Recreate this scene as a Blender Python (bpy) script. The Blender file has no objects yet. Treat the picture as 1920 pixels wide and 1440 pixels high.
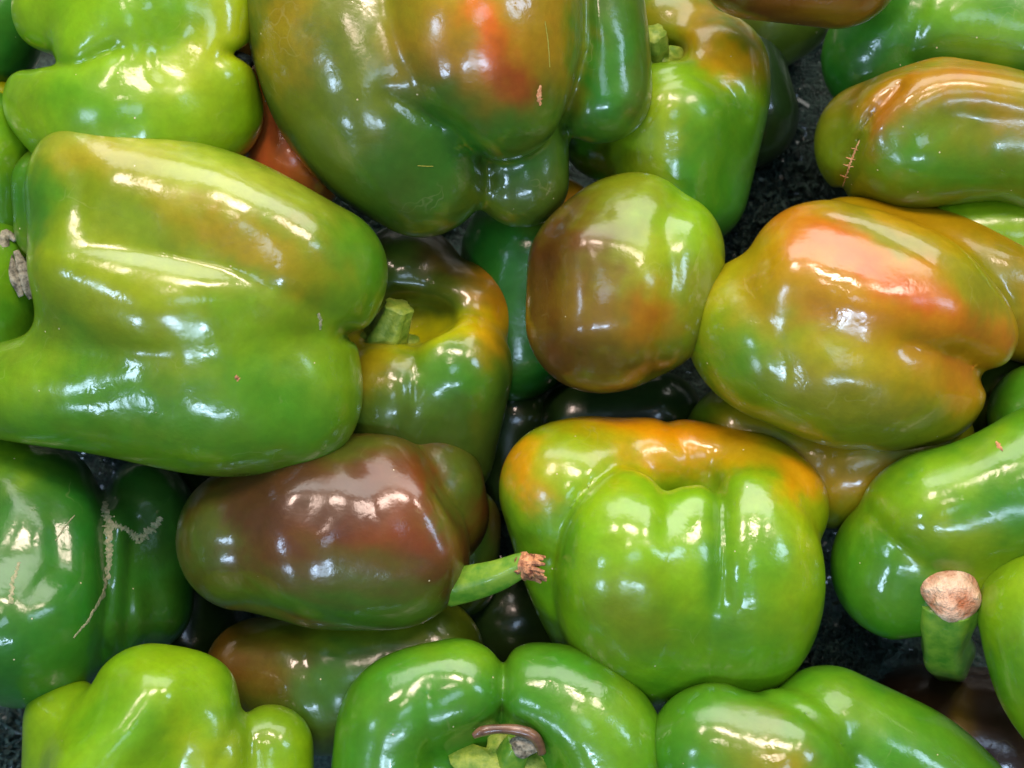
import bpy, math, random
import numpy as np
from mathutils import Vector, Matrix
from mathutils.bvhtree import BVHTree

# ---------------------------------------------------------------- camera, world, lamps
S = 1.0 / 6000.0            # metres per unit (a unit is 1/6 mm)
D = 3600.0                  # camera distance to the reference plane, units
PITCH = math.radians(56)
RIGHT = np.array([1.0, 0, 0])
FWD = np.array([0, math.cos(PITCH), -math.sin(PITCH)])
UP = np.array([0, math.sin(PITCH), math.cos(PITCH)])
C0 = np.array([0, 0, 1.0])
CAM = C0 - FWD * D * S
BASIS = np.stack([RIGHT, UP, -FWD])          # rows: local x, y, z -> world

sc = bpy.context.scene
cd = bpy.data.cameras.new('camera')
cam = bpy.data.objects.new('camera', cd)
sc.collection.objects.link(cam)
cam.matrix_world = Matrix([[RIGHT[0], UP[0], -FWD[0], CAM[0]], [RIGHT[1], UP[1], -FWD[1], CAM[1]],
                           [RIGHT[2], UP[2], -FWD[2], CAM[2]], [0, 0, 0, 1]])
cd.sensor_width = 36.0
cd.lens = 36.0 * D / 1920.0
cd.clip_start = 0.01
cd.clip_end = 100
cd.dof.use_dof = True
cd.dof.focus_distance = (D - 60) * S
cd.dof.aperture_fstop = 11
sc.camera = cam

w = bpy.data.worlds.new('World'); sc.world = w; w.use_nodes = True
wb = w.node_tree.nodes['Background']
wb.inputs['Color'].default_value = (0.80, 0.90, 1.0, 1)
wb.inputs['Strength'].default_value = 0.075

def lamp(name, d, dist, sx, sy, radiance, col, roll=0.0):
    """area lamp in direction d (right, up, towards the photographer), facing the pile"""
    d = np.array(d, float); d /= np.linalg.norm(d)
    p = C0 + (d @ BASIS) * dist
    L = bpy.data.lights.new(name, 'AREA')
    L.shape = 'RECTANGLE'; L.size = sx; L.size_y = sy
    L.energy = radiance * math.pi * sx * sy
    L.color = col
    o = bpy.data.objects.new(name, L); sc.collection.objects.link(o)
    o.location = p
    q = Vector(C0 - p).to_track_quat('-Z', 'Y')
    o.rotation_euler = (q.to_matrix() @ Matrix.Rotation(roll, 3, 'Z')).to_euler()
    return o

WARM = (1.0, 0.75, 0.64); COOL = (0.52, 0.71, 1.0); NEUT = (1.0, 0.96, 0.90)
# broad daylight from the open top of the stall
lamp('roof_light', (0.10, 1.0, 0.36), 1.6, 2.2, 0.9, 4.4, NEUT)
# sunlit awning seen in broken warm patches above
lamp('awning_light', (0.04, 0.62, 0.78), 1.2, 0.42, 0.17, 32, WARM, 0.15)
lamp('awning_light', (-0.42, 0.62, 0.70), 1.3, 0.28, 0.17, 30, WARM, -0.3)
lamp('awning_light', (0.50, 0.54, 0.72), 1.3, 0.20, 0.22, 25, WARM, 0.5)
lamp('awning_light', (-0.10, 0.34, 0.95), 1.5, 0.22, 0.12, 20, WARM, 0.9)
# daylight openings low in front of the stall
lamp('window_light', (-0.04, -0.50, 0.80), 1.5, 0.56, 0.13, 15, COOL, 0.1)
lamp('window_light', (-0.14, -0.47, 0.82), 1.4, 0.09, 0.08, 55, COOL, 0.1)
lamp('window_light', (0.12, -0.48, 0.82), 1.4, 0.10, 0.09, 50, COOL, 0.1)
lamp('window_light', (-0.70, -0.08, 0.72), 1.5, 0.16, 0.24, 26, COOL, 0.15)
lamp('window_light', (0.72, 0.20, 0.64), 1.6, 0.20, 0.44, 13, COOL, -0.1)
lamp('window_light', (-0.60, -0.52, 0.58), 1.5, 0.16, 0.20, 28, COOL, 0.4)
lamp('window_light', (0.05, 0.04, 1.0), 1.7, 0.46, 0.30, 5.5, COOL, 0.5)

sc.view_settings.view_transform = 'Standard'
sc.view_settings.look = 'None'
sc.view_settings.exposure = 0.34
sc.view_settings.gamma = 1.0
sc.render.engine = 'CYCLES'
sc.cycles.use_denoising = True
sc.cycles.max_bounces = 6
sc.cycles.caustics_reflective = False
sc.cycles.caustics_refractive = False

# ---------------------------------------------------------------- materials
def srgb(r, g, b):
    f = lambda c: (c / 255.0) / 12.92 if c / 255.0 <= 0.04045 else ((c / 255.0 + 0.055) / 1.055) ** 2.4
    return (f(r), f(g), f(b))

def nd(nt, t, **kw):
    n = nt.nodes.new(t)
    for k, v in kw.items():
        if k in ('operation', 'blend_type', 'data_type', 'attribute_name', 'feature', 'noise_dimensions', 'distribution', 'subsurface_method'):
            setattr(n, k, v)
        else:
            n.inputs[k].default_value = v
    return n

def pepper_material():
    m = bpy.data.materials.new('pepper_skin'); m.use_nodes = True
    nt = m.node_tree; L = nt.links.new
    b = nt.nodes['Principled BSDF']
    at = nd(nt, 'ShaderNodeAttribute', attribute_name='skin')
    tc = nt.nodes.new('ShaderNodeTexCoord')
    n1 = nd(nt, 'ShaderNodeTexNoise', Scale=38.0, Detail=4.0, Roughness=0.55)
    n2 = nd(nt, 'ShaderNodeTexNoise', Scale=800.0, Detail=2.0, Roughness=0.6)
    n3 = nd(nt, 'ShaderNodeTexNoise', Scale=110.0, Detail=3.0, Roughness=0.5)
    for n in (n1, n2, n3): L(tc.outputs['Object'], n.inputs['Vector'])
    hsv = nt.nodes.new('ShaderNodeHueSaturation')
    mr = nd(nt, 'ShaderNodeMapRange'); mr.inputs['From Min'].default_value = 0.3; mr.inputs['From Max'].default_value = 0.7
    mr.inputs['To Min'].default_value = 0.485; mr.inputs['To Max'].default_value = 0.515
    L(n1.outputs['Fac'], mr.inputs['Value']); L(mr.outputs['Result'], hsv.inputs['Hue'])
    mv = nd(nt, 'ShaderNodeMapRange'); mv.inputs['From Min'].default_value = 0.3; mv.inputs['From Max'].default_value = 0.7
    mv.inputs['To Min'].default_value = 0.92; mv.inputs['To Max'].default_value = 1.08
    L(n3.outputs['Fac'], mv.inputs['Value']); L(mv.outputs['Result'], hsv.inputs['Value'])
    L(at.outputs['Color'], hsv.inputs['Color'])
    nf = nd(nt, 'ShaderNodeTexNoise', Scale=420.0, Detail=3.0, Roughness=0.6); L(tc.outputs['Object'], nf.inputs['Vector'])
    fr = nd(nt, 'ShaderNodeMapRange'); fr.inputs['From Min'].default_value = 0.3; fr.inputs['From Max'].default_value = 0.7
    fr.inputs['To Min'].default_value = 0.94; fr.inputs['To Max'].default_value = 1.06; L(nf.outputs['Fac'], fr.inputs['Value'])
    fm = nd(nt, 'ShaderNodeMath', operation='MULTIPLY'); L(fr.outputs[0], fm.inputs[0]); L(mv.outputs[0], fm.inputs[1]); L(fm.outputs[0], hsv.inputs['Value'])
    # pale pin-prick speckles
    vo = nd(nt, 'ShaderNodeTexVoronoi', Scale=170.0); L(tc.outputs['Object'], vo.inputs['Vector'])
    lt = nd(nt, 'ShaderNodeMath', operation='LESS_THAN'); lt.inputs[1].default_value = 0.045
    L(vo.outputs['Distance'], lt.inputs[0])
    wn = nd(nt, 'ShaderNodeSeparateColor'); L(vo.outputs['Color'], wn.inputs['Color'])
    gt = nd(nt, 'ShaderNodeMath', operation='GREATER_THAN'); gt.inputs[1].default_value = 0.72
    L(wn.outputs[0], gt.inputs[0])
    mu = nd(nt, 'ShaderNodeMath', operation='MULTIPLY'); L(lt.outputs[0], mu.inputs[0]); L(gt.outputs[0], mu.inputs[1])
    mx = nd(nt, 'ShaderNodeMix', data_type='RGBA'); L(mu.outputs[0], mx.inputs['Factor'])
    L(hsv.outputs['Color'], mx.inputs[6]); mx.inputs[7].default_value = (0.55, 0.5, 0.3, 1)
    vs = nd(nt, 'ShaderNodeTexVoronoi', Scale=75.0, feature='DISTANCE_TO_EDGE'); 
    nw = nd(nt, 'ShaderNodeTexNoise', Scale=90.0, Detail=2.0); L(tc.outputs['Object'], nw.inputs['Vector'])
    va = nd(nt, 'ShaderNodeVectorMath', operation='MULTIPLY_ADD'); L(nw.outputs['Color'], va.inputs[0]); va.inputs[1].default_value = (.018, .018, .018); L(tc.outputs['Object'], va.inputs[2])
    L(va.outputs[0], vs.inputs['Vector'])
    l2 = nd(nt, 'ShaderNodeMapRange'); l2.inputs['From Min'].default_value = 0.0; l2.inputs['From Max'].default_value = 0.022
    l2.inputs['To Min'].default_value = 1.0; l2.inputs['To Max'].default_value = 0.0; L(vs.outputs['Distance'], l2.inputs['Value'])
    nm = nd(nt, 'ShaderNodeTexNoise', Scale=42.0, Detail=3.0); L(va.outputs[0], nm.inputs['Vector'])
    m2 = nd(nt, 'ShaderNodeMapRange'); m2.inputs['From Min'].default_value = 0.60; m2.inputs['From Max'].default_value = 0.68; m2.inputs['To Max'].default_value = 0.10
    L(nm.outputs['Fac'], m2.inputs['Value'])
    mm = nd(nt, 'ShaderNodeMath', operation='MULTIPLY'); L(l2.outputs[0], mm.inputs[0]); L(m2.outputs[0], mm.inputs[1])
    my = nd(nt, 'ShaderNodeMix', data_type='RGBA'); L(mm.outputs[0], my.inputs['Factor']); L(mx.outputs[2], my.inputs[6]); my.inputs[7].default_value = (0.55, 0.55, 0.25, 1)
    L(my.outputs[2], b.inputs['Base Color'])
    wx = nd(nt, 'ShaderNodeTexNoise', Scale=26.0, Detail=3.0); L(tc.outputs['Object'], wx.inputs['Vector'])
    wr = nd(nt, 'ShaderNodeMapRange'); wr.inputs['From Min'].default_value = 0.35; wr.inputs['From Max'].default_value = 0.65
    wr.inputs['To Min'].default_value = 0.55; wr.inputs['To Max'].default_value = 1.0
    L(wx.outputs['Fac'], wr.inputs['Value']); L(wr.outputs[0], b.inputs['Coat Weight'])
    # roughness varies in smears
    rr = nd(nt, 'ShaderNodeMapRange'); rr.inputs['From Min'].default_value = 0.35; rr.inputs['From Max'].default_value = 0.7
    rr.inputs['To Min'].default_value = 0.10; rr.inputs['To Max'].default_value = 0.24
    L(n3.outputs['Fac'], rr.inputs['Value']); L(rr.outputs['Result'], b.inputs['Coat Roughness'])
    b.inputs['Roughness'].default_value = 0.38
    b.inputs['Specular IOR Level'].default_value = 0.2
    b.inputs['Coat IOR'].default_value = 1.6
    b.inputs['Subsurface Weight'].default_value = 0.12
    b.inputs['Subsurface Radius'].default_value = (1.0, 1.2, 0.25)
    b.inputs['Subsurface Scale'].default_value = 0.004
    # relief: shallow dimples + orange peel grain
    n4 = nd(nt, 'ShaderNodeTexNoise', Scale=48.0, Detail=1.5, Roughness=0.4); L(tc.outputs['Object'], n4.inputs['Vector'])
    b0 = nd(nt, 'ShaderNodeBump', Strength=0.4, Distance=0.004); L(n4.outputs['Fac'], b0.inputs['Height'])
    b1 = nd(nt, 'ShaderNodeBump', Strength=0.14, Distance=0.0016); L(n3.outputs['Fac'], b1.inputs['Height'])
    L(b0.outputs['Normal'], b1.inputs['Normal'])
    b2 = nd(nt, 'ShaderNodeBump', Strength=0.16, Distance=0.0002); L(n2.outputs['Fac'], b2.inputs['Height'])
    n5 = nd(nt, 'ShaderNodeTexNoise', Scale=260.0, Detail=2.0, Roughness=0.5, Distortion=0.6); L(tc.outputs['Object'], n5.inputs['Vector'])
    n6 = nd(nt, 'ShaderNodeTexNoise', Scale=30.0, Detail=1.0); L(tc.outputs['Object'], n6.inputs['Vector'])
    ms = nd(nt, 'ShaderNodeMapRange'); ms.inputs['From Min'].default_value = 0.45; ms.inputs['From Max'].default_value = 0.65; ms.inputs['To Min'].default_value = 0.03; ms.inputs['To Max'].default_value = 0.20
    L(n6.outputs['Fac'], ms.inputs['Value'])
    b15 = nd(nt, 'ShaderNodeBump', Distance=0.0006); L(ms.outputs[0], b15.inputs['Strength']); L(n5.outputs['Fac'], b15.inputs['Height']); L(b1.outputs['Normal'], b15.inputs['Normal'])
    L(b15.outputs['Normal'], b2.inputs['Normal'])
    L(b2.outputs['Normal'], b.inputs['Normal']); L(b2.outputs['Normal'], b.inputs['Coat Normal'])
    return m

def simple_mat(name, c1, c2, scale, rough, bump=0.4, dist=0.0006, stretch=None, coat=0.0):
    m = bpy.data.materials.new(name); m.use_nodes = True
    nt = m.node_tree; L = nt.links.new; b = nt.nodes['Principled BSDF']
    tc = nt.nodes.new('ShaderNodeTexCoord')
    n = nd(nt, 'ShaderNodeTexNoise', Scale=scale, Detail=5.0, Roughness=0.6)
    L(tc.outputs['Object'], n.inputs['Vector'])
    cr = nt.nodes.new('ShaderNodeValToRGB')
    cr.color_ramp.elements[0].position = 0.35; cr.color_ramp.elements[1].position = 0.65
    cr.color_ramp.elements[0].color = (*c1, 1); cr.color_ramp.elements[1].color = (*c2, 1)
    L(n.outputs['Fac'], cr.inputs['Fac']); L(cr.outputs['Color'], b.inputs['Base Color'])
    b.inputs['Roughness'].default_value = rough; b.inputs['Coat Weight'].default_value = coat
    bp = nd(nt, 'ShaderNodeBump', Strength=bump, Distance=dist); L(n.outputs['Fac'], bp.inputs['Height'])
    L(bp.outputs['Normal'], b.inputs['Normal'])
    return m

SKIN = pepper_material()
STEM = simple_mat('stem_green', srgb(70, 125, 30), srgb(120, 155, 45), 200, 0.42, 0.5, 0.0004, coat=0.2)
CALYX = simple_mat('calyx_green', srgb(95, 130, 30), srgb(150, 170, 60), 300, 0.5, 0.6, 0.0009)
CUT = simple_mat('stem_cut_tan', srgb(165, 92, 48), srgb(232, 200, 165), 150, 0.75, 1.0, 0.004)
DRY = simple_mat('dried_brown', srgb(110, 62, 38), srgb(205, 150, 105), 420, 0.8, 0.9, 0.001)
DRYG = simple_mat('dried_grey', srgb(70, 68, 50), srgb(170, 165, 140), 420, 0.7, 0.9, 0.001)
SCAR = simple_mat('scar_cork', srgb(95, 120, 75), srgb(165, 160, 125), 900, 0.8, 0.9, 0.0006)
SCARB = simple_mat('scar_cork_orange', srgb(190, 120, 75), srgb(230, 180, 130), 900, 0.8, 0.9, 0.0006)
PURP = simple_mat('stem_purple', srgb(70, 48, 36), srgb(120, 90, 66), 200, 0.3, 0.4, 0.0006, coat=0.4)
TURF = simple_mat('turf_dark', srgb(20, 38, 33), srgb(78, 108, 96), 900, 0.35, 1.0, 0.002, coat=0.5)

# ---------------------------------------------------------------- distance-field peppers
def loc(px, py, z):
    q = (D - z) / D
    return np.array([(px - 960) * q, (720 - py) * q, z]), q

def world(P):
    return CAM + ((P - np.array([0, 0, D])) * S) @ BASIS

def seg_sdf(X, a, ra, b, rb):
    f = np.float32
    ab = (b - a).astype(f); l2 = f(ab @ ab) + f(1e-6)
    a = a.astype(f); Y = X - a
    t = np.clip((Y @ ab) / l2, 0, 1)
    d2 = np.einsum('...i,...i->...', Y, Y) - 2 * t * (Y @ ab) + t * t * l2
    return np.sqrt(np.maximum(d2, 0)) - (f(ra) + f(rb - ra) * t)

def smin(a, b, k):
    h = np.maximum(k - np.abs(a - b), 0) / k
    return np.minimum(a, b) - h * h * k * 0.25

def spline(A, sub=8):
    out = []; m = len(A)
    for i in range(m - 1):
        q = [A[max(i - 1, 0)], A[i], A[i + 1], A[min(i + 2, m - 1)]]
        for s in range(sub):
            t = s / sub
            f = lambda a, b, c, d: 0.5 * ((2 * b) + (c - a) * t + (2 * a - 5 * b + 4 * c - d) * t * t + (3 * b - a - 3 * c + d) * t ** 3)
            out.append((f(*[p[0] for p in q]), f(*[p[1] for p in q])))
    out.append(A[-1]); return out

class Field:
    def __init__(self, lobes, k=25, cuts=(), wob=5.0, seed=0, grooves=()):
        self.g = grooves
        self.l = []; self.c = []; self.wob = wob
        rng = np.random.RandomState(seed + 11)
        self.wv = [(rng.normal(size=3) / (90 + 130 * rng.rand()), rng.rand() * 6.28) for _ in range(7)]
        self.cen = []
        for lb in lobes:
            kk = k
            if isinstance(lb, tuple) and isinstance(lb[0], list): lb, kk = lb
            if isinstance(lb, tuple): lb = [lb]
            pts = []
            for (x, y, z, r) in lb:
                p, q = loc(x, y, z); pts.append((p, r * q)); self.cen.append((p, r * q))
            if len(pts) == 1: pts = pts * 2
            elif len(pts) > 2: pts = spline(pts)
            self.l.append((pts, kk))
        for (x, y, z, rx, ry, rz, kk) in cuts:
            p, q = loc(x, y, z); self.c.append((p, np.array([rx, ry, rz]) * q, kk))
    def bounds(self):
        lo = np.min([p - r for p, r in self.cen], 0) - 26; hi = np.max([p + r for p, r in self.cen], 0) + 26
        return lo, hi
    def __call__(self, X):
        X = X.astype(np.float32); f = None
        for pts, k in self.l:
            g = None
            for (a, ra), (b, rb) in zip(pts[:-1], pts[1:]):
                s = seg_sdf(X, a, ra, b, rb)
                g = s if g is None else np.minimum(g, s)
            f = g if f is None else smin(f, g, k)
        for p, r, k in self.c:
            d = (X - p.astype(np.float32)) / r.astype(np.float32); n = np.sqrt((d * d).sum(-1)) + 1e-6
            e = (n - 1) * r.min()
            f = -smin(-f, e, k)
        if self.g:
            q = (D - X[..., 2]) / np.float32(D); px = X[..., 0] / q + 960; py = 720 - X[..., 1] / q
            for pts, wd, dep, zmin in self.g:
                best = None
                for (ax, ay), (bx, by) in zip(pts[:-1], pts[1:]):
                    ux, uy = bx - ax, by - ay; l2 = ux * ux + uy * uy
                    t = np.clip(((px - ax) * ux + (py - ay) * uy) / l2, 0, 1)
                    d = (px - ax - t * ux) ** 2 + (py - ay - t * uy) ** 2
                    best = d if best is None else np.minimum(best, d)
                m = np.sqrt(best) / wd
                f = f + (dep * np.exp(-m ** 1.3) / (1 + np.exp(-np.clip((X[..., 2] - zmin) / 14, -30, 30)))).astype(np.float32)
        f = f - 3.5
        if self.wob:
            s = 0
            for wv, ph in self.wv: s = s + np.sin(X @ wv.astype(np.float32) + np.float32(ph))
            f = f + s * self.wob / 3.0
        return f

def surface_nets(F, n=84):
    lo, hi = F.bounds(); h = (hi - lo).max() / n
    dims = np.ceil((hi - lo) / h).astype(int) + 1
    ax = [lo[i] + h * np.arange(dims[i]) for i in range(3)]
    G = np.stack(np.meshgrid(*ax, indexing='ij'), -1).astype(np.float64)
    V = F(G)
    neg = V < 0
    nc = dims - 1
    cnt = np.zeros(nc, int); acc = np.zeros((*nc, 3))
    cor = [(i, j, k) for i in (0, 1) for j in (0, 1) for k in (0, 1)]
    sl = lambda c: tuple(slice(c[i], c[i] + nc[i]) for i in range(3))
    for a in cor:
        for axi in range(3):
            if a[axi]: continue
            b = list(a); b[axi] = 1
            va, vb = V[sl(a)], V[sl(b)]
            m = (va < 0) != (vb < 0)
            t = np.where(m, va / np.where(m, va - vb, 1), 0)
            cnt += m
            for q in range(3):
                acc[..., q] += m * (a[q] + (t if q == axi else 0))
    act = cnt > 0
    idx = -np.ones(nc, int); idx[act] = np.arange(act.sum())
    cell = np.argwhere(act)
    P = lo + h * (cell + acc[act] / cnt[act][:, None])
    quads = []
    for axi in range(3):
        u, v = (axi + 1) % 3, (axi + 2) % 3
        s0 = [slice(None)] * 3; s1 = [slice(None)] * 3
        s0[axi] = slice(0, -1); s1[axi] = slice(1, None)
        m = neg[tuple(s0)] != neg[tuple(s1)]
        e = np.argwhere(m)
        e = e[(e[:, u] > 0) & (e[:, v] > 0) & (e[:, u] < nc[u]) & (e[:, v] < nc[v])]
        flip = neg[tuple(e.T)]
        def g(du, dv):
            c = e.copy(); c[:, u] -= du; c[:, v] -= dv
            return idx[tuple(c.T)]
        q = np.stack([g(1, 1), g(0, 1), g(0, 0), g(1, 0)], 1)
        q[~flip] = q[~flip][:, ::-1]
        quads.append(q)
    return P, np.concatenate(quads), h

def grad(F, P, e=1.5):
    g = np.stack([F(P + np.eye(3)[i] * e) - F(P - np.eye(3)[i] * e) for i in range(3)], -1) / (2 * e)
    return g

def project(F, P, it=3):
    for _ in range(it):
        g = grad(F, P); g2 = (g * g).sum(-1)
        st = (F(P) / np.maximum(g2, 0.2))[:, None] * g
        P = P - np.clip(st, -12, 12)
    return P

def new_mesh(name, V, faces, mat, origin, parent=None, smooth=True):
    me = bpy.data.meshes.new(name)
    V = np.asarray(V, float) - origin
    if isinstance(faces, np.ndarray):
        me.vertices.add(len(V)); me.vertices.foreach_set('co', V.ravel())
        nf, k = faces.shape
        me.loops.add(nf * k); me.loops.foreach_set('vertex_index', faces.ravel().astype(np.int32))
        me.polygons.add(nf); me.polygons.foreach_set('loop_start', np.arange(0, nf * k, k, dtype=np.int32))
        me.update(calc_edges=True)
    else:
        me.from_pydata([tuple(v) for v in V], [], faces)
    me.polygons.foreach_set('use_smooth', [smooth] * len(me.polygons))
    me.materials.append(mat)
    o = bpy.data.objects.new(name, me); sc.collection.objects.link(o)
    if parent is None: o.location = origin
    else: o.parent = parent
    return o

def fit_color(F, P, base, patches, seed):
    """ripening patches, some light and shade painted in: soft blobs of skin colour, edges wandering with noise"""
    rng = np.random.RandomState(seed + 77)
    q = (D - P[:, 2]) / D
    x = P[:, 0] / q + 960; y = 720 - P[:, 1] / q
    wx = sum(np.sin(P @ (rng.normal(size=3) / 55) + rng.rand() * 6) for _ in range(5)) * 9
    wy = sum(np.sin(P @ (rng.normal(size=3) / 55) + rng.rand() * 6) for _ in range(5)) * 9
    for wl, am in ((20, 5.0), (9, 3.0)):
        wx = wx + sum(np.sin(P @ (rng.normal(size=3) / wl) + rng.rand() * 6) for _ in range(6)) * am
        wy = wy + sum(np.sin(P @ (rng.normal(size=3) / wl) + rng.rand() * 6) for _ in range(6)) * am
    C = np.tile(np.array(base, float), (len(P), 1))
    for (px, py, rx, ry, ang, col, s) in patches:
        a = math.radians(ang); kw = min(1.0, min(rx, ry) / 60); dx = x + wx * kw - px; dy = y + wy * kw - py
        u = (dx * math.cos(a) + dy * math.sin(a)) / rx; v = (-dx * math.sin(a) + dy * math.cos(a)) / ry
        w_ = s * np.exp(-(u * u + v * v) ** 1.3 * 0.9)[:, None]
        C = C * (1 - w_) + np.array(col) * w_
    return C

PEPPERS = {}
def pepper(key, label, lobes, base, patches=(), k=25, cuts=(), wob=5.0, n=84, seed=None, stem=None, grooves=()):
    seed = len(PEPPERS) if seed is None else seed
    F = Field(lobes, k, cuts, wob, seed, grooves)
    P, Q, h = surface_nets(F, n)
    P = project(F, P, 1)
    e = np.unique(np.sort(np.concatenate([Q[:, [0, 1]], Q[:, [1, 2]], Q[:, [2, 3]], Q[:, [3, 0]]]), 1), axis=0)
    deg = np.bincount(e.ravel(), minlength=len(P))[:, None]
    for lam in [0.6] * 6:
        A = np.stack([np.bincount(e[:, 0], P[e[:, 1], i], len(P)) + np.bincount(e[:, 1], P[e[:, 0], i], len(P)) for i in range(3)], 1)
        P = P + lam * (A / deg - P)
    C = fit_color(F, P, base, patches, seed)
    W = world(P)
    origin = np.array([W[:, 0].mean(), W[:, 1].mean(), W[:, 2].min()])
    root = None
    if stem:
        root = bpy.data.objects.new('bell_pepper', None); sc.collection.objects.link(root); root.location = origin
        root.empty_display_size = 0.02
        o = new_mesh('body', W, Q, SKIN, origin, root)
    else:
        o = new_mesh('bell_pepper', W, Q, SKIN, origin); root = o
    at = o.data.color_attributes.new('skin', 'FLOAT_COLOR', 'POINT')
    at.data.foreach_set('color', np.concatenate([C, np.ones((len(C), 1))], 1).ravel())
    root['label'] = label; root['category'] = 'bell pepper'; root['group'] = 'bell peppers heaped on the stall'
    PEPPERS[key] = dict(F=F, P=P, Q=Q, root=root, origin=origin, body=o)
    return PEPPERS[key]

# ---- small part builders (all in the same local units, then to world)
def tube(pts, nseg=18, ridges=0, ridge=0.0, sub=6, cap=True, rough=0.0, seed=0, flat=1.0):
    """smooth tapered tube through (x,y,z,r) points; returns local verts and faces"""
    rng = random.Random(seed)
    A = [(loc(x, y, z)[0], r * loc(x, y, z)[1]) for x, y, z, r in pts]
    C, R = [], []
    m = len(A)
    for i in range(m - 1):
        p0, p1, p2, p3 = A[max(i - 1, 0)], A[i], A[i + 1], A[min(i + 2, m - 1)]
        for s in range(sub):
            t = s / sub
            f = lambda a, b, c, d: 0.5 * ((2 * b) + (c - a) * t + (2 * a - 5 * b + 4 * c - d) * t * t + (3 * b - a - 3 * c + d) * t ** 3)
            C.append(f(p0[0], p1[0], p2[0], p3[0])); R.append(f(p0[1], p1[1], p2[1], p3[1]))
    C.append(A[-1][0]); R.append(A[-1][1])
    V, Fc = [], []
    T = [C[min(i + 1, len(C) - 1)] - C[max(i - 1, 0)] for i in range(len(C))]
    u = np.cross(T[0], [0.3, 0.2, 1]); 
    for i, c in enumerate(C):
        t = T[i] / (np.linalg.norm(T[i]) + 1e-9)
        u = u - t * (u @ t); u /= np.linalg.norm(u); v = np.cross(t, u)
        for j in range(nseg):
            a = 2 * math.pi * j / nseg
            r = R[i] * (1 + ridge * math.cos(ridges * a + i * 0.05)) * (1 + rough * (rng.random() - .5))
            V.append(c + (u * math.cos(a) + v * math.sin(a) * flat) * r)
    n = len(C)
    for i in range(n - 1):
        for j in range(nseg):
            j2 = (j + 1) % nseg
            Fc.append((i * nseg + j, i * nseg + j2, (i + 1) * nseg + j2, (i + 1) * nseg + j))
    if cap:
        b = len(V); V.append(C[0]); V.append(C[-1])
        for j in range(nseg):
            j2 = (j + 1) % nseg
            Fc.append((b, j2, j)); Fc.append((b + 1, (n - 1) * nseg + j, (n - 1) * nseg + j2))
    return np.array(V), Fc

def add_part(pep, name, VF, mat, parent=None, smooth=True, label=None):
    V, Fc = VF
    o = new_mesh(name, world(V), Fc, mat, pep['origin'], parent or pep['root'], smooth)
    if label: o['label'] = label
    return o

def skin_tree(pep):
    if 'bvh' not in pep: pep['bvh'] = BVHTree.FromPolygons(pep['P'].tolist(), pep['Q'].tolist())
    return pep['bvh']

def on_surface(pep, x, y):
    """first point of the skin met on the way in from the front, with its normal"""
    c = Vector((0, 0, D)); p, _ = loc(x, y, 0); d = (Vector(p) - c).normalized()
    h, n, _, _ = skin_tree(pep).ray_cast(c, d)
    if h is None: return None, None
    if n.dot(d) > 0: n = -n
    return np.array(h), np.array(n)

def ribbon(pep, pts, width, lift=0.9, sub=16, jag=1.0, seed=0):
    """raised corky line lying on the skin"""
    rng = random.Random(seed); L = []
    for (x0, y0, w0), (x1, y1, w1) in zip(pts[:-1], pts[1:]):
        for s in range(sub):
            t = s / sub
            L.append((x0 + (x1 - x0) * t, y0 + (y1 - y0) * t, w0 + (w1 - w0) * t))
    L.append(pts[-1])
    V = []; Fc = []
    for i, (x, y, w0) in enumerate(L):
        xa, ya, _ = L[max(i - 1, 0)]; xb, yb, _ = L[min(i + 1, len(L) - 1)]
        tx, ty = xb - xa, yb - ya; l = math.hypot(tx, ty) + 1e-6; nx, ny = -ty / l, tx / l
        ww = w0 * width
        wl = ww * (1 + jag * (rng.random() - .3)); wr = ww * (1 + jag * (rng.random() - .3))
        ja = (rng.random() - .5) * ww * jag
        for s, up in ((-wl, -0.6), (-wl * .5, lift), (wr * .5, lift), (wr, -0.6)):
            p, g = on_surface(pep, x + nx * (s + ja), y + ny * (s + ja))
            if p is None: return None
            V.append(p + g * up)
    for i in range(len(L) - 1):
        for j in range(3):
            a = i * 4 + j
            Fc.append((a, a + 1, a + 5, a + 4))
    return np.array(V), Fc

# skin colours
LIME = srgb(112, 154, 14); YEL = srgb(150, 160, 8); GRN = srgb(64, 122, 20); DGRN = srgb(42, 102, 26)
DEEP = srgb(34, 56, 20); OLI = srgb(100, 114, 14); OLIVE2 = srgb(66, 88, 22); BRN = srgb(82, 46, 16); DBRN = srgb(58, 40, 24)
ORG = srgb(215, 138, 4); RED = srgb(195, 62, 20); GOLD = srgb(152, 122, 8); MGRN = srgb(46, 108, 24); RBRN = srgb(112, 54, 20)

# ================================================================ the peppers
pepper('A', 'bright lime pepper at the upper left corner, pinched waist, shoulder in full light', [
    [(112, 15, 0, 92), (250, -10, 20, 140), (378, 10, 20, 97)],
    [(100, 186, -10, 86), (250, 215, 30, 155), (392, 208, 0, 102)],
    ([(262, 90, 20, 138)], 50),
    ([(395, -30, 60, 62), (405, 50, 76, 52), (400, 140, 66, 66)], 50), ([(120, 200, 20, 60), (170, 90, 90, 50), (250, 40, 100, 60)], 60)], LIME,
    [(400, 60, 80, 120, 0, YEL, .7), (150, 180, 150, 60, 0, GRN, .6), (300, 20, 90, 60, 0, GRN, .5)], k=36,
    cuts=[(40, 112, 10, 60, 16, 120, 30), (500, 108, 0, 45, 18, 100, 24)], wob=7, stem=True,
    grooves=[([(60, 116), (140, 124), (215, 92)], 14, 16, -40), ([(480, 106), (425, 100)], 12, 14, -40), ([(250, -10), (290, 60), (300, 130)], 22, 8, 0)])
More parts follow.
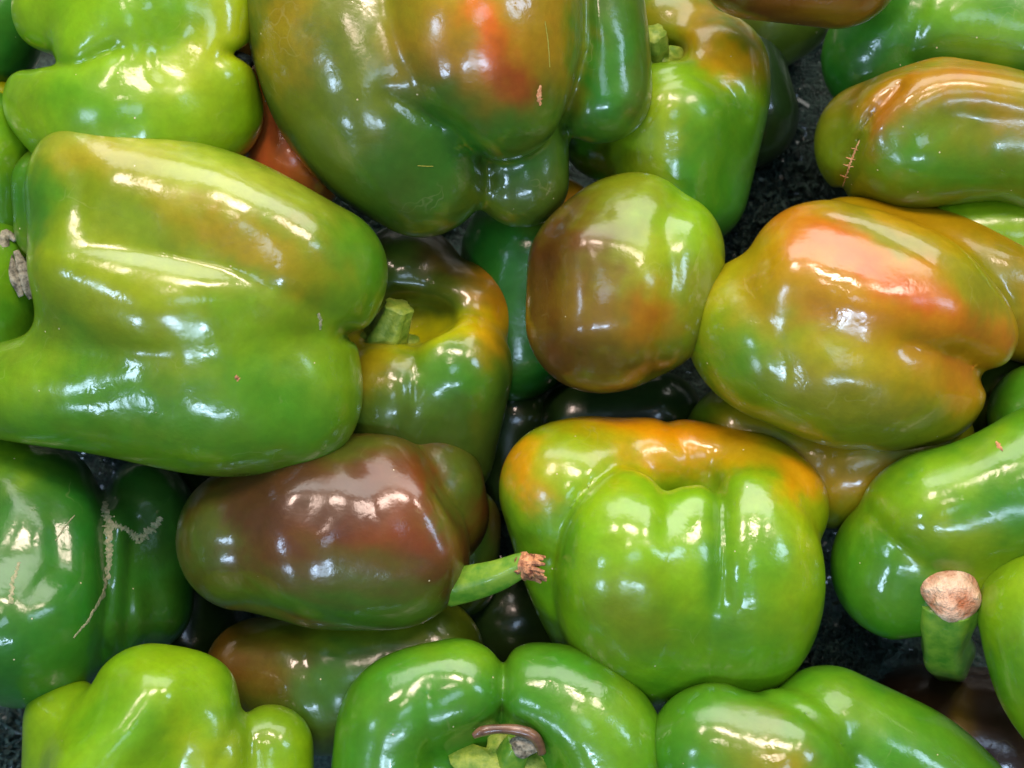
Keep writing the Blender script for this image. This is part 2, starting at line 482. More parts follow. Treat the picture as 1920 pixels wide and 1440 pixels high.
pepper('B', 'largest pepper, lying on its side at the left, olive and green, notched blossom end', [
    [(172, 344, 60, 118), (400, 434, 95, 144), (598, 512, 60, 132)],
    ([(-20, 735, 10, 78), (160, 722, 60, 124), (400, 738, 70, 156), (528, 745, 40, 143)], 30),
    ([(190, 500, 95, 130), (340, 585, 125, 130), (480, 610, 90, 112), (560, 640, 50, 80)], 100),
    ([(140, 330, 120, 44), (400, 395, 190, 44), (560, 460, 165, 44)], 90),
    ([(140, 500, 180, 40), (300, 560, 215, 40), (500, 560, 185, 40)], 90),
    ([(105, 352, -10, 85), (90, 430, -10, 62)], 12),
    [(330, 600, -60, 220)]], srgb(96, 122, 16),
    [(250, 760, 420, 90, 8, GRN, .9), (540, 730, 120, 120, 0, GRN, .6), (80, 330, 60, 80, 0, GRN, .8), (350, 310, 260, 45, 14, srgb(150, 165, 50), .6),
     (480, 450, 230, 50, 24, GOLD, .7), (220, 520, 210, 90, 0, YEL, .4), (680, 500, 80, 110, 0, GRN, .8), (40, 400, 60, 80, 0, MGRN, .8),
     (500, 640, 140, 60, 10, LIME, .6), (30, 700, 80, 60, 0, LIME, .6), (190, 290, 110, 40, 0, GOLD, .4)], k=34, n=100, wob=6,
    cuts=[(690, 632, 60, 46, 8, 130, 24)],
    grooves=[([(100, 455), (260, 470), (430, 505), (560, 560), (650, 615)], 16, 9, 0), ([(110, 275), (160, 330), (150, 420)], 16, 8, 0), ([(60, 650), (140, 660), (300, 665)], 30, 10, 0)])
pepper('C', 'big olive green pepper at the top, orange and red streak down its middle lobe', [
    [(640, -120, 0, 180), (682, 100, 20, 195), (715, 200, 20, 178), (790, 306, -10, 128)],
    [(890, -120, 60, 200), (902, 30, 95, 198), (925, 150, 90, 150), (945, 222, 80, 82)],
    [(960, 150, -60, 110), (983, 338, -60, 87)],
    ([(1075, -80, -20, 125), (1100, 60, -20, 112), (1122, 175, -20, 94)], 12)], OLIVE2,
    [(880, 10, 190, 110, 20, srgb(145, 118, 14), .95), (890, 90, 110, 90, -18, srgb(150, 104, 12), .6), (912, 40, 32, 100, -24, srgb(195, 80, 16), .9), (965, 140, 26, 80, -22, srgb(125, 58, 22), .85), (780, 40, 60, 90, 0, srgb(135, 112, 14), .6), (700, 0, 120, 80, 0, OLI, .7), (1060, 60, 60, 130, 0, GOLD, .6),
     (540, 60, 60, 120, 0, GOLD, .6), (930, 250, 130, 60, 0, MGRN, .8), (1140, 130, 70, 170, 0, MGRN, .9), (780, 300, 120, 90, 0, MGRN, .5), (900, 370, 50, 40, 0, OLI, .5), (640, 200, 70, 100, 0, OLI, .5)], k=24, n=100, wob=7,
    grooves=[([(725, 175), (790, 215), (850, 240), (900, 290), (918, 340)], 12, 14, 0), ([(1100, -40), (1103, 90), (1062, 235)], 9, 16, -60), ([(960, -40), (1000, 80), (1010, 200)], 30, 5, 0)])
pepper('D', 'upright lime pepper behind the round brown one, yellow calyx in its orange rimmed top', [
    [(1335, 130, -190, 106)], [(1260, 60, -240, 90)],
    [(1262, 222, -130, 115), (1262, 360, -180, 118)],
    [(1345, 190, -170, 96), (1310, 360, -210, 92)], [(1150, 240, -210, 100)]], GRN,
    [(1330, 70, 130, 60, 20, GOLD, .9), (1400, 90, 60, 60, 0, ORG, .5), (1280, 150, 150, 60, 0, LIME, .8), (1200, 250, 60, 120, 0, YEL, .5)], k=28,
    cuts=[(1228, 92, -110, 70, 36, 90, 20)], stem=True,
    grooves=[([(1210, 160), (1290, 135), (1370, 170), (1400, 220)], 9, 9, -150)])
pepper('E', 'round brown and green pepper in the centre, standing alone with orange blush', [
    [(1200, 452, 0, 130), (1236, 476, 0, 130)], [(1120, 500, 0, 132), (1124, 600, 0, 136)], [(1195, 595, 0, 130)], [(1180, 530, 20, 150)],
    ([(1110, 470, 100, 60), (1100, 600, 100, 50)], 50)], OLI,
    [(1045, 590, 105, 200, 0, BRN, 1), (1110, 700, 190, 66, 0, BRN, .95), (1040, 440, 70, 70, 0, BRN, .9), (1100, 600, 80, 80, 0, srgb(120, 95, 22), .7), (1215, 590, 60, 44, -30, srgb(165, 92, 10), .6), (1300, 400, 90, 110, 0, LIME, .9), (1220, 500, 60, 60, 0, YEL, .4)], k=50, wob=10,
    grooves=[([(1290, 335), (1250, 420), (1260, 520), (1230, 700)], 34, 15, 0), ([(1040, 430), (1080, 380)], 20, 7, 0)])
pepper('F', 'large orange blushed pepper at the right, its orange lobe ending in a blunt nose', [
    [(1432, 625, 0, 137)],
    [(1545, 520, 40, 132), (1700, 555, 66, 124), (1790, 600, 50, 96), (1826, 628, 40, 79)],
    [(1480, 640, 30, 150), (1620, 690, 40, 152), (1736, 722, 10, 112)],
    ([(1500, 530, 130, 50), (1620, 570, 165, 50), (1740, 600, 130, 50)], 60),
    ([(1590, 482, -60, 100), (1800, 525, -80, 112), (1980, 590, -90, 100)], 16)], GOLD,
    [(1400, 680, 120, 110, 0, GRN, .95), (1560, 780, 230, 80, 5, OLI, .8), (1340, 560, 80, 110, 0, LIME, .4), (1600, 470, 190, 60, 25, srgb(166, 96, 8), .9), (1760, 570, 190, 44, 28, srgb(165, 76, 12), .85), (1790, 690, 60, 90, 0, srgb(160, 105, 8), .8), (1480, 560, 100, 80, 0, srgb(150, 118, 10), .6), (1650, 610, 130, 40, 10, srgb(165, 108, 8), .7),
     (1660, 430, 160, 26, 22, OLI, .8), (1880, 540, 80, 90, 0, OLI, .8), (1700, 810, 100, 50, 0, OLIVE2, .5), (1540, 660, 90, 50, 0, YEL, .4)], k=24, n=104, wob=7,
    cuts=[(1900, 716, 20, 62, 10, 110, 26)],
    grooves=[([(1520, 400), (1620, 425), (1720, 470), (1800, 520), (1870, 590)], 14, 9, -80), ([(1880, 712), (1800, 672), (1700, 640)], 16, 12, 0), ([(1370, 520), (1440, 600), (1480, 700)], 34, 12, 0), ([(1600, 760), (1620, 840)], 24, 8, 0)])
pepper('G', 'olive pepper tucked under the largest one, green stem inside its open cupped top', [
    [(740, 745, -105, 118), (740, 900, -200, 100)], [(850, 692, -110, 112), (825, 850, -200, 100)],
    [(868, 590, -190, 98)], [(765, 530, -230, 106)], [(660, 640, -190, 90)]], OLIVE2,
    [(840, 680, 130, 80, 0, GRN, .8), (820, 625, 170, 34, -12, srgb(175, 180, 10), .95), (700, 680, 60, 60, 0, GOLD, .6), (930, 580, 50, 90, 0, ORG, .55), (850, 450, 80, 60, 0, BRN, .7), (780, 800, 120, 60, 0, OLIVE2, .6)], k=30,  # bright yellow rim band also paints the lit front shoulder into the skin
    cuts=[(752, 588, -60, 112, 58, 120, 20)], stem=True,
    grooves=[([(778, 640), (775, 700), (770, 800)], 12, 10, -200)])
pepper('H', 'dark brown pepper lying below the largest one, curved stem pointing right', [
    [(472, 1010, -30, 138)], [(610, 1000, 0, 178)], [(736, 1036, 0, 142)], ([(695, 935, -30, 108), (722, 930, -50, 102)], 40), ([(728, 890, 20, 60), (768, 955, 75, 54), (812, 1040, 80, 48)], 44),
    ([(794, 925, -112, 111), (810, 965, -125, 104)], 7)], BRN,
    [(600, 1150, 280, 60, 0, MGRN, .7), (380, 1000, 80, 110, 0, OLIVE2, .9), (730, 960, 130, 80, 0, RBRN, .9), (865, 900, 60, 120, 0, OLIVE2, 1), (560, 930, 160, 70, 0, DBRN, .8), (660, 840, 120, 30, 0, OLIVE2, .8), (640, 1070, 120, 50, 0, OLIVE2, .5)], k=50, stem=True, wob=6,
    grooves=[([(600, 880), (580, 960)], 50, 9, -40), ([(420, 900), (460, 1150)], 26, 6, -40)])
pepper('I', 'plump ribbed green pepper at the lower centre with a bright orange shoulder', [
    [(1066, 925, -50, 129), (1110, 1050, -60, 134), (1190, 1190, -150, 142)],
    ([(1172, 974, 60, 86), (1180, 1050, 70, 136), (1205, 1130, 0, 160), (1250, 1200, -110, 142)], 8),
    ([(1306, 974, 76, 66), (1292, 1070, 76, 98), (1285, 1160, 10, 118)], 26),
    ([(1412, 968, 40, 92), (1400, 1060, 30, 145), (1375, 1140, -20, 156), (1330, 1200, -120, 142)], 9),
    [(1440, 950, -40, 116)],
    ([(1130, 875, -70, 86), (1250, 866, -80, 82), (1330, 870, -80, 76), (1400, 893, -60, 84)], 44)], LIME,
    [(1240, 805, 170, 44, 5, ORG, 1.0), (1270, 845, 120, 44, 0, ORG, .75), (1200, 860, 200, 50, 0, YEL, .4), (975, 880, 50, 70, -40, ORG, .8), (1510, 890, 60, 40, 40, ORG, .8), (1390, 835, 100, 26, 20, GOLD, .8),
     (1300, 1220, 260, 90, 0, GRN, .7), (1350, 1060, 30, 140, 0, MGRN, .7), (1010, 1000, 60, 110, 0, GRN, .7), (1170, 1160, 70, 80, 0, OLI, .6), (1520, 980, 50, 90, 0, YEL, .5), (1430, 1050, 60, 100, 0, GRN, .5)], k=26, n=108, wob=6,  # narrow darker band paints shade into the groove beside the right lobe
    grooves=[([(1140, 885), (1090, 925), (1056, 985), (1038, 1060)], 7, 7, -60), ([(1330, 885), (1350, 930), (1358, 1020), (1354, 1120)], 20, 13, -40), ([(1246, 895), (1248, 960), (1244, 1010)], 18, 7, 0), ([(1250, 790), (1290, 850), (1292, 900)], 16, 10, -140), ([(1460, 850), (1510, 920)], 16, 3, -90)])
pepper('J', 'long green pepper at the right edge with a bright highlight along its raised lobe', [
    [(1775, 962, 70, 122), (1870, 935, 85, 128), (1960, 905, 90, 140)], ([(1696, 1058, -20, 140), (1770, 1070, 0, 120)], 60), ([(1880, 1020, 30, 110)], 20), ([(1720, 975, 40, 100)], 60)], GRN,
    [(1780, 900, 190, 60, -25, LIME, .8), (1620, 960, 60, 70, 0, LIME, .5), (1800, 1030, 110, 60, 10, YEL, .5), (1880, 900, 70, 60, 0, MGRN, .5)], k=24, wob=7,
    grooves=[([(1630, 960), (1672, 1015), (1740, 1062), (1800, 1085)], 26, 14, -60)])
pepper('K', 'yellow green pepper cut off by the right edge near the bottom', [
    [(1972, 1140, 100, 130), (1995, 1260, 80, 126), (2030, 1340, 40, 110)], [(2080, 1200, 60, 150)]], LIME,
    [(1900, 1260, 50, 90, 0, GRN, .7)], k=30, n=60)
pepper('L', 'green two lobed pepper at the bottom right, lobes overlapping like folded arms', [
    [(1340, 1400, 80, 122), (1455, 1440, 90, 146)],
    ([(1550, 1372, 20, 122), (1690, 1450, 10, 130), (1780, 1510, 0, 120)], 10)], GRN,
    [(1440, 1400, 110, 60, 10, OLI, .7), (1480, 1430, 50, 40, 0, GOLD, .5), (1600, 1330, 120, 50, 10, LIME, .4)], k=18,
    grooves=[([(1390, 1286), (1480, 1322), (1560, 1375), (1605, 1440)], 8, 14, -60)])
pepper('M', 'green pepper at the bottom centre seen from above, with calyx and purple hooked stem', [
    [(735, 1540, 30, 112), (724, 1420, 50, 102), (752, 1335, 60, 108), (850, 1305, 50, 106)],
    ([(1008, 1310, 40, 98), (1080, 1340, 50, 112), (1136, 1420, 50, 112), (1110, 1540, 30, 120)], 14),
    ([(935, 1460, -70, 180)], 60),
    ([(900, 1600, 40, 150)], 40)], GRN,
    [(1150, 1390, 90, 120, 0, LIME, .5), (870, 1330, 110, 70, 0, MGRN, .6), (860, 1230, 80, 30, 0, LIME, .5)], k=22, n=100,
    cuts=[(940, 1440, 140, 84, 62, 92, 70)], wob=7, stem=True,
    grooves=[([(946, 1215), (945, 1290), (938, 1370)], 9, 16, -80), ([(800, 1290), (808, 1440)], 12, 7, -60)])
pepper('N', 'yellow green lumpy pepper at the bottom left corner, diagonal crease of light', [
    [(125, 1352, 0, 78), (140, 1480, 0, 95)], [(285, 1332, 60, 123), (215, 1450, 80, 130)], [(368, 1310, 50, 84), (392, 1400, 60, 90), (390, 1500, 50, 100)],
    ([(508, 1400, 10, 84), (500, 1500, 10, 92)], 16), ([(300, 1310, 140, 44), (230, 1390, 178, 40), (160, 1460, 180, 44)], 60)], LIME,
    [(230, 1360, 80, 80, 0, GRN, .5), (500, 1360, 80, 70, 0, GRN, .5), (400, 1400, 90, 60, 0, YEL, .5), (440, 1330, 40, 120, 0, MGRN, .5)], k=40, wob=6,
    grooves=[([(462, 1300), (440, 1360), (400, 1450)], 14, 8, -40), ([(180, 1280), (150, 1360)], 14, 4, -40), ([(350, 1300), (330, 1350), (260, 1440)], 40, 5, 0)])
pepper('O', 'dark green pepper at the left edge marked with pale corky scars', [
    [(20, 930, -140, 140), (60, 1010, -80, 150), (45, 1140, -50, 186)], ([(20, 1170, 60, 110)], 60),
    ([(268, 960, -190, 92), (265, 1130, -190, 92)], 16), ([(176, 1010, -120, 92), (182, 1150, -110, 98)], 22)], DGRN,
    [(20, 860, 70, 60, 0, LIME, .7), (90, 1110, 80, 160, 0, MGRN, .6), (280, 950, 90, 90, 0, DEEP, .6)], k=26, stem=True,
    grooves=[([(200, 880), (196, 1000), (200, 1110), (190, 1220)], 16, 22, -260), ([(245, 1010), (238, 1200)], 14, 12, -260), ([(100, 960), (110, 1060), (60, 1120)], 30, 10, -200)])
pepper('Q', 'olive pepper lying in the shade directly beneath the dark brown one', [
    [(490, 1266, -160, 100), (620, 1282, -140, 132), (790, 1236, -140, 116)]], OLIVE2,
    [(480, 1230, 90, 90, 0, RBRN, .7), (700, 1190, 200, 50, 0, OLI, .9), (620, 1300, 140, 70, 0, MGRN, .6)], k=40,
    grooves=[([(560, 1180), (600, 1340)], 26, 8, -300)])
pepper('FF', 'olive and gold pepper lying beneath the large orange blushed one', [
    [(1400, 832, -175, 120), (1490, 852, -140, 112), (1590, 878, -95, 108), (1720, 830, -100, 106)]], OLI,
    [(1590, 900, 130, 60, 0, GOLD, .9), (1400, 790, 70, 40, 20, GOLD, .6), (1300, 780, 50, 60, 0, GRN, .5)], k=40,
    grooves=[([(1560, 760), (1540, 960)], 20, 8, -200)])
pepper('R', 'green pepper at the left edge wedged between the upper left pepper and the largest one', [
    [(-60, 305, -90, 142), (-20, 420, -120, 110)]], GRN, [(0, 260, 80, 60, 0, LIME, .7)], n=60)
pepper('S', 'light green pepper at the left edge with a dried calyx, half under the largest one', [
    [(-40, 520, -90, 132), (-50, 640, -90, 132)]], GRN, [(0, 500, 60, 60, 0, LIME, .6)], n=60, stem=True)
pepper('TL', 'dark green pepper in the very corner, seen only beside the upper left lime one', [
    [(-50, 50, -170, 130)]], DGRN, [], n=50)
pepper('T', 'green pepper in the upper right corner above the scarred orange one', [
    [(1662, 110, -200, 116), (1760, 40, -170, 140), (1900, 60, -150, 135)], [(1800, 150, -190, 90), (1960, 140, -190, 100)]], MGRN,
    [(1850, 40, 120, 60, 0, LIME, .6), (1620, 130, 70, 90, 0, DGRN, .6)], k=34,
    grooves=[([(1740, -20), (1700, 100), (1760, 210)], 26, 12, -200)])
pepper('U', 'orange and green pepper at the upper right, stitched looking scar beside its groove', [
    ([(1638, 268, -80, 108)], 8), ([(1770, 222, -10, 110), (1880, 236, 10, 106), (2000, 280, 10, 110)], 8),
    ([(1708, 262, -20, 128), (1880, 270, -10, 104), (2000, 300, -10, 110)], 20), ([(1660, 220, 40, 40), (1780, 170, 90, 34), (1920, 190, 100, 34)], 50)], OLI,
    [(1740, 160, 160, 50, -10, srgb(148, 96, 10), .85), (1880, 200, 90, 40, 10, GOLD, .8), (1650, 240, 30, 90, 25, srgb(140, 86, 12), .8), (1760, 320, 150, 50, 5, GRN, .9), (1570, 290, 40, 90, 0, OLI, .6)], k=14, wob=5,
    grooves=[([(1690, 160), (1630, 222), (1592, 300), (1574, 385)], 8, 18, -160), ([(1640, 330), (1700, 260), (1800, 215), (1920, 225)], 44, 8, 0)])
pepper('V', 'thin slice of a lime pepper between the two orange blushed ones at the right edge', [
    [(1760, 448, -110, 80), (1920, 446, -90, 82), (2020, 460, -90, 90)]], LIME, [], n=60)
pepper('W', 'brown pepper at the very top edge, only its underside in the picture', [
    [(1415, -75, 40, 104), (1570, -68, 30, 114)]], BRN, [(1560, 20, 120, 40, 0, GOLD, .3)], k=40, n=60)
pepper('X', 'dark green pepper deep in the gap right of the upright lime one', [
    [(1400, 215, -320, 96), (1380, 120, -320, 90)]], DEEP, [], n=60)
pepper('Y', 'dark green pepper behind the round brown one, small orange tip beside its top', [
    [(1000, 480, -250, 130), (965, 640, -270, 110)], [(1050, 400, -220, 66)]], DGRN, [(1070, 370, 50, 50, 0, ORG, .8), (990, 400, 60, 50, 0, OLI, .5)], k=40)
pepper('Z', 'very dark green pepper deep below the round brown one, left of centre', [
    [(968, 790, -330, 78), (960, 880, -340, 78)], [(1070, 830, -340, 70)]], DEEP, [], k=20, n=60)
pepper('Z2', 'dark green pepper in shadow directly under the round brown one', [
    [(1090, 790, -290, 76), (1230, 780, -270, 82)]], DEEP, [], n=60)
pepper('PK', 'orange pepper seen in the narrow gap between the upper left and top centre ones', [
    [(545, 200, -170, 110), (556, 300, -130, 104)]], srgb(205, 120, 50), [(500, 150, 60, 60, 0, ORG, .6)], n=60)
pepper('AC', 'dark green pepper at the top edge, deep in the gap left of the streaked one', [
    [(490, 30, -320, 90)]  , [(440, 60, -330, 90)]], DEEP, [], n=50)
pepper('DD', 'dark olive pepper deep behind the orange rimmed upright one', [
    [(1400, 60, -340, 92), (1470, 20, -350, 90)]], OLIVE2, [], n=50)
pepper('RR', 'yellow green sliver of a pepper at the left edge behind the upper left one', [
    [(-30, 210, -180, 80)]], YEL, [], n=40)
pepper('HB', 'brown green pepper showing as a sliver right of the dark brown one', [
    [(860, 985, -230, 76), (850, 1080, -250, 80)]], OLIVE2, [(930, 980, 30, 60, 0, BRN, .6)], n=50)
pepper('FR', 'green pepper at the right edge just above the long highlighted one', [
    [(1950, 780, -60, 100), (2040, 760, -60, 100)]], GRN, [], n=50)
pepper('FS', 'dark olive pepper in shade below the blunt orange nose', [
    [(1880, 750, -210, 96), (1960, 700, -220, 90)]], OLIVE2, [], n=50)
pepper('DP', 'dark brown pepper in deep shade at the bottom right, its tan capped stem standing up', [
    [(1740, 1390, -300, 150), (1860, 1400, -290, 150)]], DBRN, [(1805, 1370, 26, 70, 0, GOLD, .6)], stem=True, n=70)

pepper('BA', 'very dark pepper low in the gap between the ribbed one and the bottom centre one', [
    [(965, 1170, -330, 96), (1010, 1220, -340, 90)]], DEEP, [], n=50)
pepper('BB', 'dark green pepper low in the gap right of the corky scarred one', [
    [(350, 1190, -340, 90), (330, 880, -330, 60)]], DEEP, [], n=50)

# ================================================================ stems, calyxes, scars
p = PEPPERS['A']
st = add_part(p, 'stem', tube([(420, 105, 0, 14), (455, 110, -6, 11), (470, 118, 0, 12)], rough=.1), DRYG, label='tiny dry stem end')
p = PEPPERS['H']
st = add_part(p, 'stem', tube([(840, 1100, 20, 36), (890, 1090, 50, 33), (935, 1078, 78, 29), (972, 1062, 98, 24), (985, 1058, 104, 22)], nseg=24, ridges=5, ridge=.06), STEM)
rng = random.Random(5)
vs, fs = tube([(974, 1060, 98, 23), (992, 1062, 106, 25), (1003, 1062, 108, 23)], nseg=14, rough=.35, seed=3)
for i in range(16):
    a = rng.random() * 6.28; rr = 22 * math.sqrt(rng.random())
    oy, oz = math.cos(a) * rr, math.sin(a) * rr
    v2, f2 = tube([(982, 1060 + oy, 104 + oz, 5), (1003, 1060 + oy * 1.2, 106 + oz, 5), (1010 + rng.random() * 16, 1064 + oy * 1.4, 106 + oz * 1.2, 2.5)], nseg=6, sub=3, rough=.3, seed=i)
    b = len(vs); vs = np.concatenate([vs, v2]); fs += [tuple(q + b for q in f) for f in f2]
add_part(p, 'cut_end', (vs, fs), DRY, st, smooth=False, label='frayed brown stem end')

p = PEPPERS['DP']
st = add_part(p, 'stem', tube([(1782, 1240, -230, 40), (1780, 1228, -110, 46), (1776, 1218, -30, 49), (1773, 1196, 20, 44), (1776, 1160, 60, 53), (1782, 1128, 80, 57)], nseg=40, ridges=5, ridge=.07), STEM)
def blob(c, r, seed, amp=.08, nu=26, nv=16, zmin=-1):
    rng = np.random.RandomState(seed); cc, q = loc(*c); V = []; Fc = []
    ws = [(rng.normal(size=3) * 2.5, rng.rand() * 6) for _ in range(6)]
    for i in range(nv + 1):
        th = math.pi * i / nv
        for j in range(nu):
            ph = 2 * math.pi * j / nu
            d = np.array([math.sin(th) * math.cos(ph), math.sin(th) * math.sin(ph), math.cos(th)])
            s = 1 + amp * sum(math.sin(d @ w_ + p_) for w_, p_ in ws) / 2
            V.append(cc + d * np.array(r) * q * s)
    for i in range(nv):
        for j in range(nu):
            j2 = (j + 1) % nu
            Fc.append((i * nu + j, (i + 1) * nu + j, (i + 1) * nu + j2, i * nu + j2))
    return np.array(V), Fc
add_part(p, 'cut_end', blob((1785, 1114, 116), (58, 50, 30), 4, .09), CUT, st, label='tan corky stem cap')

def calyx(c, r, nrm, petals=5, cup=.35, seed=0, rim=3):
    """star shaped leafy cap, thin but closed, lobes drooping away from the stem"""
    rng = random.Random(seed); cc, q = loc(*c); n = np.array(nrm, float); n /= np.linalg.norm(n)
    u = np.cross(n, [0.1, 0.2, 1.0]); u /= np.linalg.norm(u); v = np.cross(n, u)
    na, nr = 60, 9; V = []; Fc = []; am = [0.75 + .5 * rng.random() for _ in range(petals)]
    for side in (0, 1):
        for i in range(nr + 1):
            t = i / nr
            for j in range(na):
                a = 2 * math.pi * j / na; k = int(((a / (2 * math.pi)) * petals + .5) % petals)
                f = abs(math.cos(a * petals / 2)) ** 1.4
                R = r * q * t * (0.5 + 0.5 * f * am[k]) * (1 + .05 * (rng.random() - .5))
                hgt = -cup * r * q * t * t * (1 if f > .5 else .8) + math.sin(a * petals * 2) * 1.4 * t + (rim * (1 - .6 * t) if side == 0 else 0)
                V.append(cc + (u * math.cos(a) + v * math.sin(a)) * R + n * hgt)
    m = (nr + 1) * na
    for i in range(nr):
        for j in range(na):
            j2 = (j + 1) % na; a_, b_, c_, d_ = i * na + j, i * na + j2, (i + 1) * na + j2, (i + 1) * na + j
            Fc.append((a_, d_, c_, b_)); Fc.append((m + a_, m + b_, m + c_, m + d_))
    for j in range(na):
        j2 = (j + 1) % na; Fc.append((nr * na + j, m + nr * na + j, m + nr * na + j2, nr * na + j2))
    return np.array(V), Fc
p = PEPPERS['G']
st = add_part(p, 'stem', tube([(708, 668, -140, 52), (724, 634, -90, 38), (742, 592, -56, 28), (748, 574, -44, 27)], nseg=20, ridges=5, ridge=.14, rough=.05), CALYX)
add_part(p, 'calyx', calyx((705, 634, -88), 84, (0, .62, .78), seed=9), CALYX)
p = PEPPERS['D']
st = add_part(p, 'stem', tube([(1222, 130, -190, 30), (1228, 96, -120, 26), (1224, 62, -80, 24)], nseg=16, ridges=5, ridge=.12, rough=.1), CALYX)
add_part(p, 'calyx', calyx((1230, 96, -118), 66, (0, .5, .86), seed=12), CALYX)
p = PEPPERS['M']
st = add_part(p, 'stem', tube([(950, 1480, 30, 40), (956, 1440, 80, 32), (965, 1410, 105, 30), (976, 1395, 118, 26)], nseg=20, ridges=5, ridge=.08, rough=.03), STEM)
add_part(p, 'cut_end', blob((982, 1396, 132), (26, 24, 14), 5, .15), DRYG, st, label='dry grey cut stem end')
add_part(p, 'stem_hook', tube([(1016, 1412, 128, 9), (1004, 1384, 142, 11), (975, 1370, 148, 11), (935, 1367, 146, 9), (905, 1371, 142, 10), (888, 1380, 138, 6)], nseg=12), PURP, st)
add_part(p, 'calyx', calyx((942, 1440, 112), 105, (0, .5, .86), seed=21, cup=.15), CALYX)
p = PEPPERS['O']
for i, (pts, wd) in enumerate([
    ([(196, 940, 1), (204, 985, 1.5), (206, 1040, 1.1), (196, 1110, .7), (165, 1165, .5), (138, 1196, .3)], 5),
    ([(204, 985, 1.4), (235, 990, .6), (262, 1012, 1.2), (285, 992, 1.3), (303, 970, .7)], 6),
    ([(36, 1054, .6), (24, 1090, .8), (20, 1132, 1.1)], 4.5),
    ([(140, 966, .3), (120, 990, .6), (104, 1014, .5)], 3)]):
    r = ribbon(p, pts, wd, seed=i)
    if r: add_part(p, 'scar', r, SCAR)
add_part(p, 'stem', tube([(80, 1265, 0, 10), (98, 1268, 10, 9), (106, 1270, 10, 7)], rough=.2), DRY)
p = PEPPERS['S']
st = add_part(p, 'stem', tube([(-10, 470, -60, 26), (20, 480, -20, 18), (40, 500, 0, 14)], rough=.2, nseg=12), DRYG)
for i, pts in enumerate([[(30, 450, 0, 6), (10, 440, 10, 10), (8, 480, 14, 12), (20, 530, 12, 9)], [(30, 470, 8, 6), (45, 510, 14, 12), (52, 545, 10, 8), (58, 560, 4, 4)],
                         [(15, 470, 10, 5), (28, 520, 18, 10), (40, 556, 10, 5)]]):
    add_part(p, 'calyx_leaf', tube(pts, nseg=10, flat=.35, rough=.2, seed=i), DRYG)

def dimple(pep, x, y, r, mat):
    """small ring shaped blemish lying on the skin"""
    pts = [(x + r * math.cos(a) * (1 + .12 * math.sin(3 * a)), y + r * math.sin(a), .6 + .4 * math.cos(a)) for a in [i * math.pi / 5 for i in range(10)]]
    rb = ribbon(pep, pts, 1.6, lift=0.7, sub=3, jag=.5, seed=int(x))
    if rb: add_part(pep, 'blemish', rb, mat)
PALE = simple_mat('blemish_pale', srgb(118, 122, 24), srgb(150, 150, 50), 900, 0.5, 0.5, 0.0003)
for key, pts, wd, mt in (('B', [(595, 588, 1), (602, 600, 1), (600, 618, .6)], 3, SCAR),
                     ('C', [(1022, 40, .5), (1028, 80, .8), (1031, 126, .5)], 1.0, PALE), ('C', [(1015, 160, 1), (1010, 180, 3), (1012, 198, 1)], 1.8, SCARB), ('C', [(783, 311, .6), (812, 312, 1)], 1.0, PALE),
                     ('J', [(1868, 828, .5), (1873, 836, 1), (1880, 846, .3)], 4, DRY), ('B', [(440, 706, 1), (448, 712, 1)], 4, DRY)):
    rb = ribbon(PEPPERS[key], pts, wd, seed=int(pts[0][0]), sub=6)
    if rb: add_part(PEPPERS[key], 'scar', rb, mt)

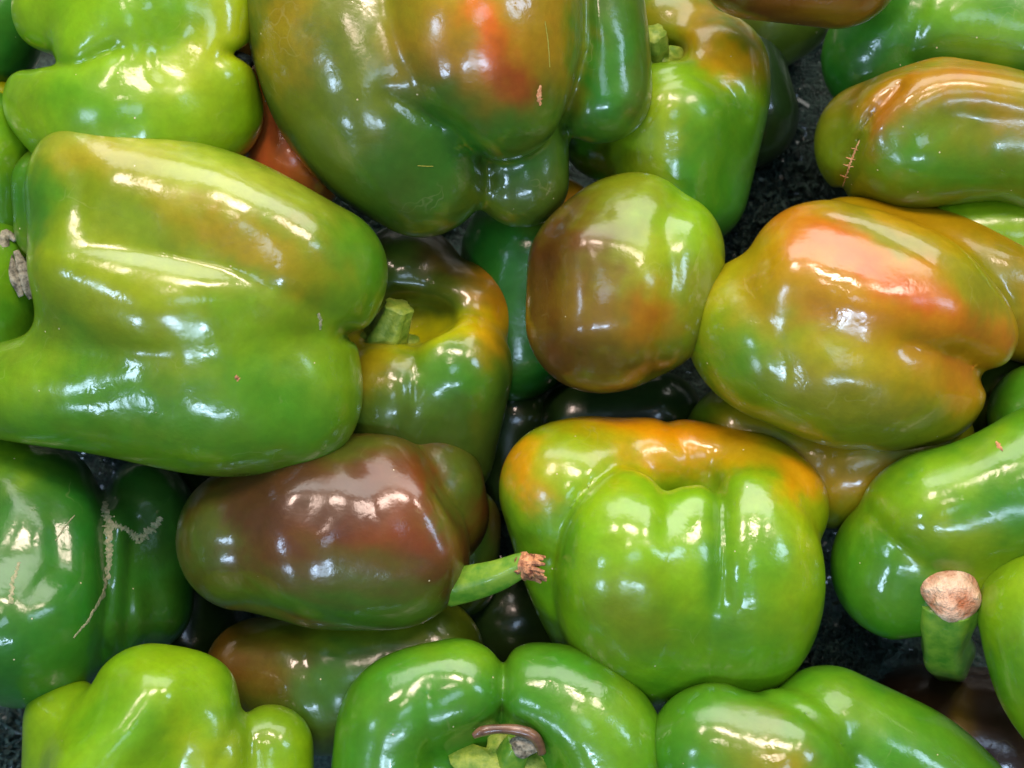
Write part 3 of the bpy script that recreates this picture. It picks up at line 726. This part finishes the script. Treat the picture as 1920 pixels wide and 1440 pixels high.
# ================================================================ liner under the pile
def liner():
    n = 260; w_ = 4200; h_ = 3400
    xs = np.linspace(-w_ / 2, w_ / 2, n); ys = np.linspace(-h_ / 2, h_ / 2, n)
    X, Y = np.meshgrid(xs, ys, indexing='ij')
    rng = np.random.RandomState(3); Z = np.full_like(X, -455.0)
    for s, a in ((260, 18), (60, 12), (26, 8)):
        for _ in range(6):
            k = rng.normal(size=2) / s; Z += a / 2.4 * np.sin(X * k[0] + Y * k[1] + rng.rand() * 6)
    Z += rng.normal(size=Z.shape) * 4
    P = np.stack([X, Y, Z], -1).reshape(-1, 3)
    i = np.arange(n * n).reshape(n, n)
    Q = np.stack([i[:-1, :-1], i[1:, :-1], i[1:, 1:], i[:-1, 1:]], -1).reshape(-1, 4)
    o = new_mesh('stall_liner', world(P), Q, TURF, C0 * 0)
    o['kind'] = 'structure'
liner()

def shreds():
    """dark green shredded packing showing in the gaps between the peppers"""
    rng = np.random.RandomState(8); V = []; Fc = []
    for (cx, cy, z, sx, sy, cnt) in ((1440, 380, -370, 90, 110, 1500), (930, 890, -370, 60, 60, 700), (1560, 1222, -235, 74, 46, 1300), (15, 1400, -330, 60, 60, 500), (1400, 470, -370, 70, 60, 500)):
        for _ in range(cnt):
            p, q = loc(cx + rng.normal() * sx * .6, cy + rng.normal() * sy * .6, z - abs(rng.normal()) * 45)
            d = rng.normal(size=3); d /= np.linalg.norm(d); s = np.cross(d, rng.normal(size=3)); s /= np.linalg.norm(s)
            l = 10 + rng.rand() * 16; ww = 2 + rng.rand() * 3; up = np.cross(d, s) * (rng.rand() - .5) * 12
            b = len(V)
            V += [p - d * l - s * ww, p - d * l + s * ww, p + up - s * ww, p + up + s * ww, p + d * l - s * ww * .4, p + d * l + s * ww * .4]
            Fc += [(b, b + 1, b + 3, b + 2), (b + 2, b + 3, b + 5, b + 4)]
    o = new_mesh('shredded_packing', world(np.array(V)), Fc, TURF, C0 * 0, smooth=False)
    o['kind'] = 'stuff'; o['label'] = 'dark green shredded packing in the gaps between the peppers'; o['category'] = 'packing'
shreds()
p = PEPPERS['U']
r = ribbon(p, [(1612, 262, .4), (1600, 290, 1), (1590, 318, 1), (1580, 350, .3)], 1.8, seed=4)
if r: add_part(p, 'scar', r, SCARB)
for (x, y, l) in ((1603, 280, 7), (1595, 298, 9), (1591, 311, 10), (1583, 331, 8)):
    r = ribbon(p, [(x - l, y - 3, .3), (x, y, 1), (x + l, y + 2, .3)], 1.6, seed=int(x), sub=5)
    if r: add_part(p, 'scar', r, SCARB)
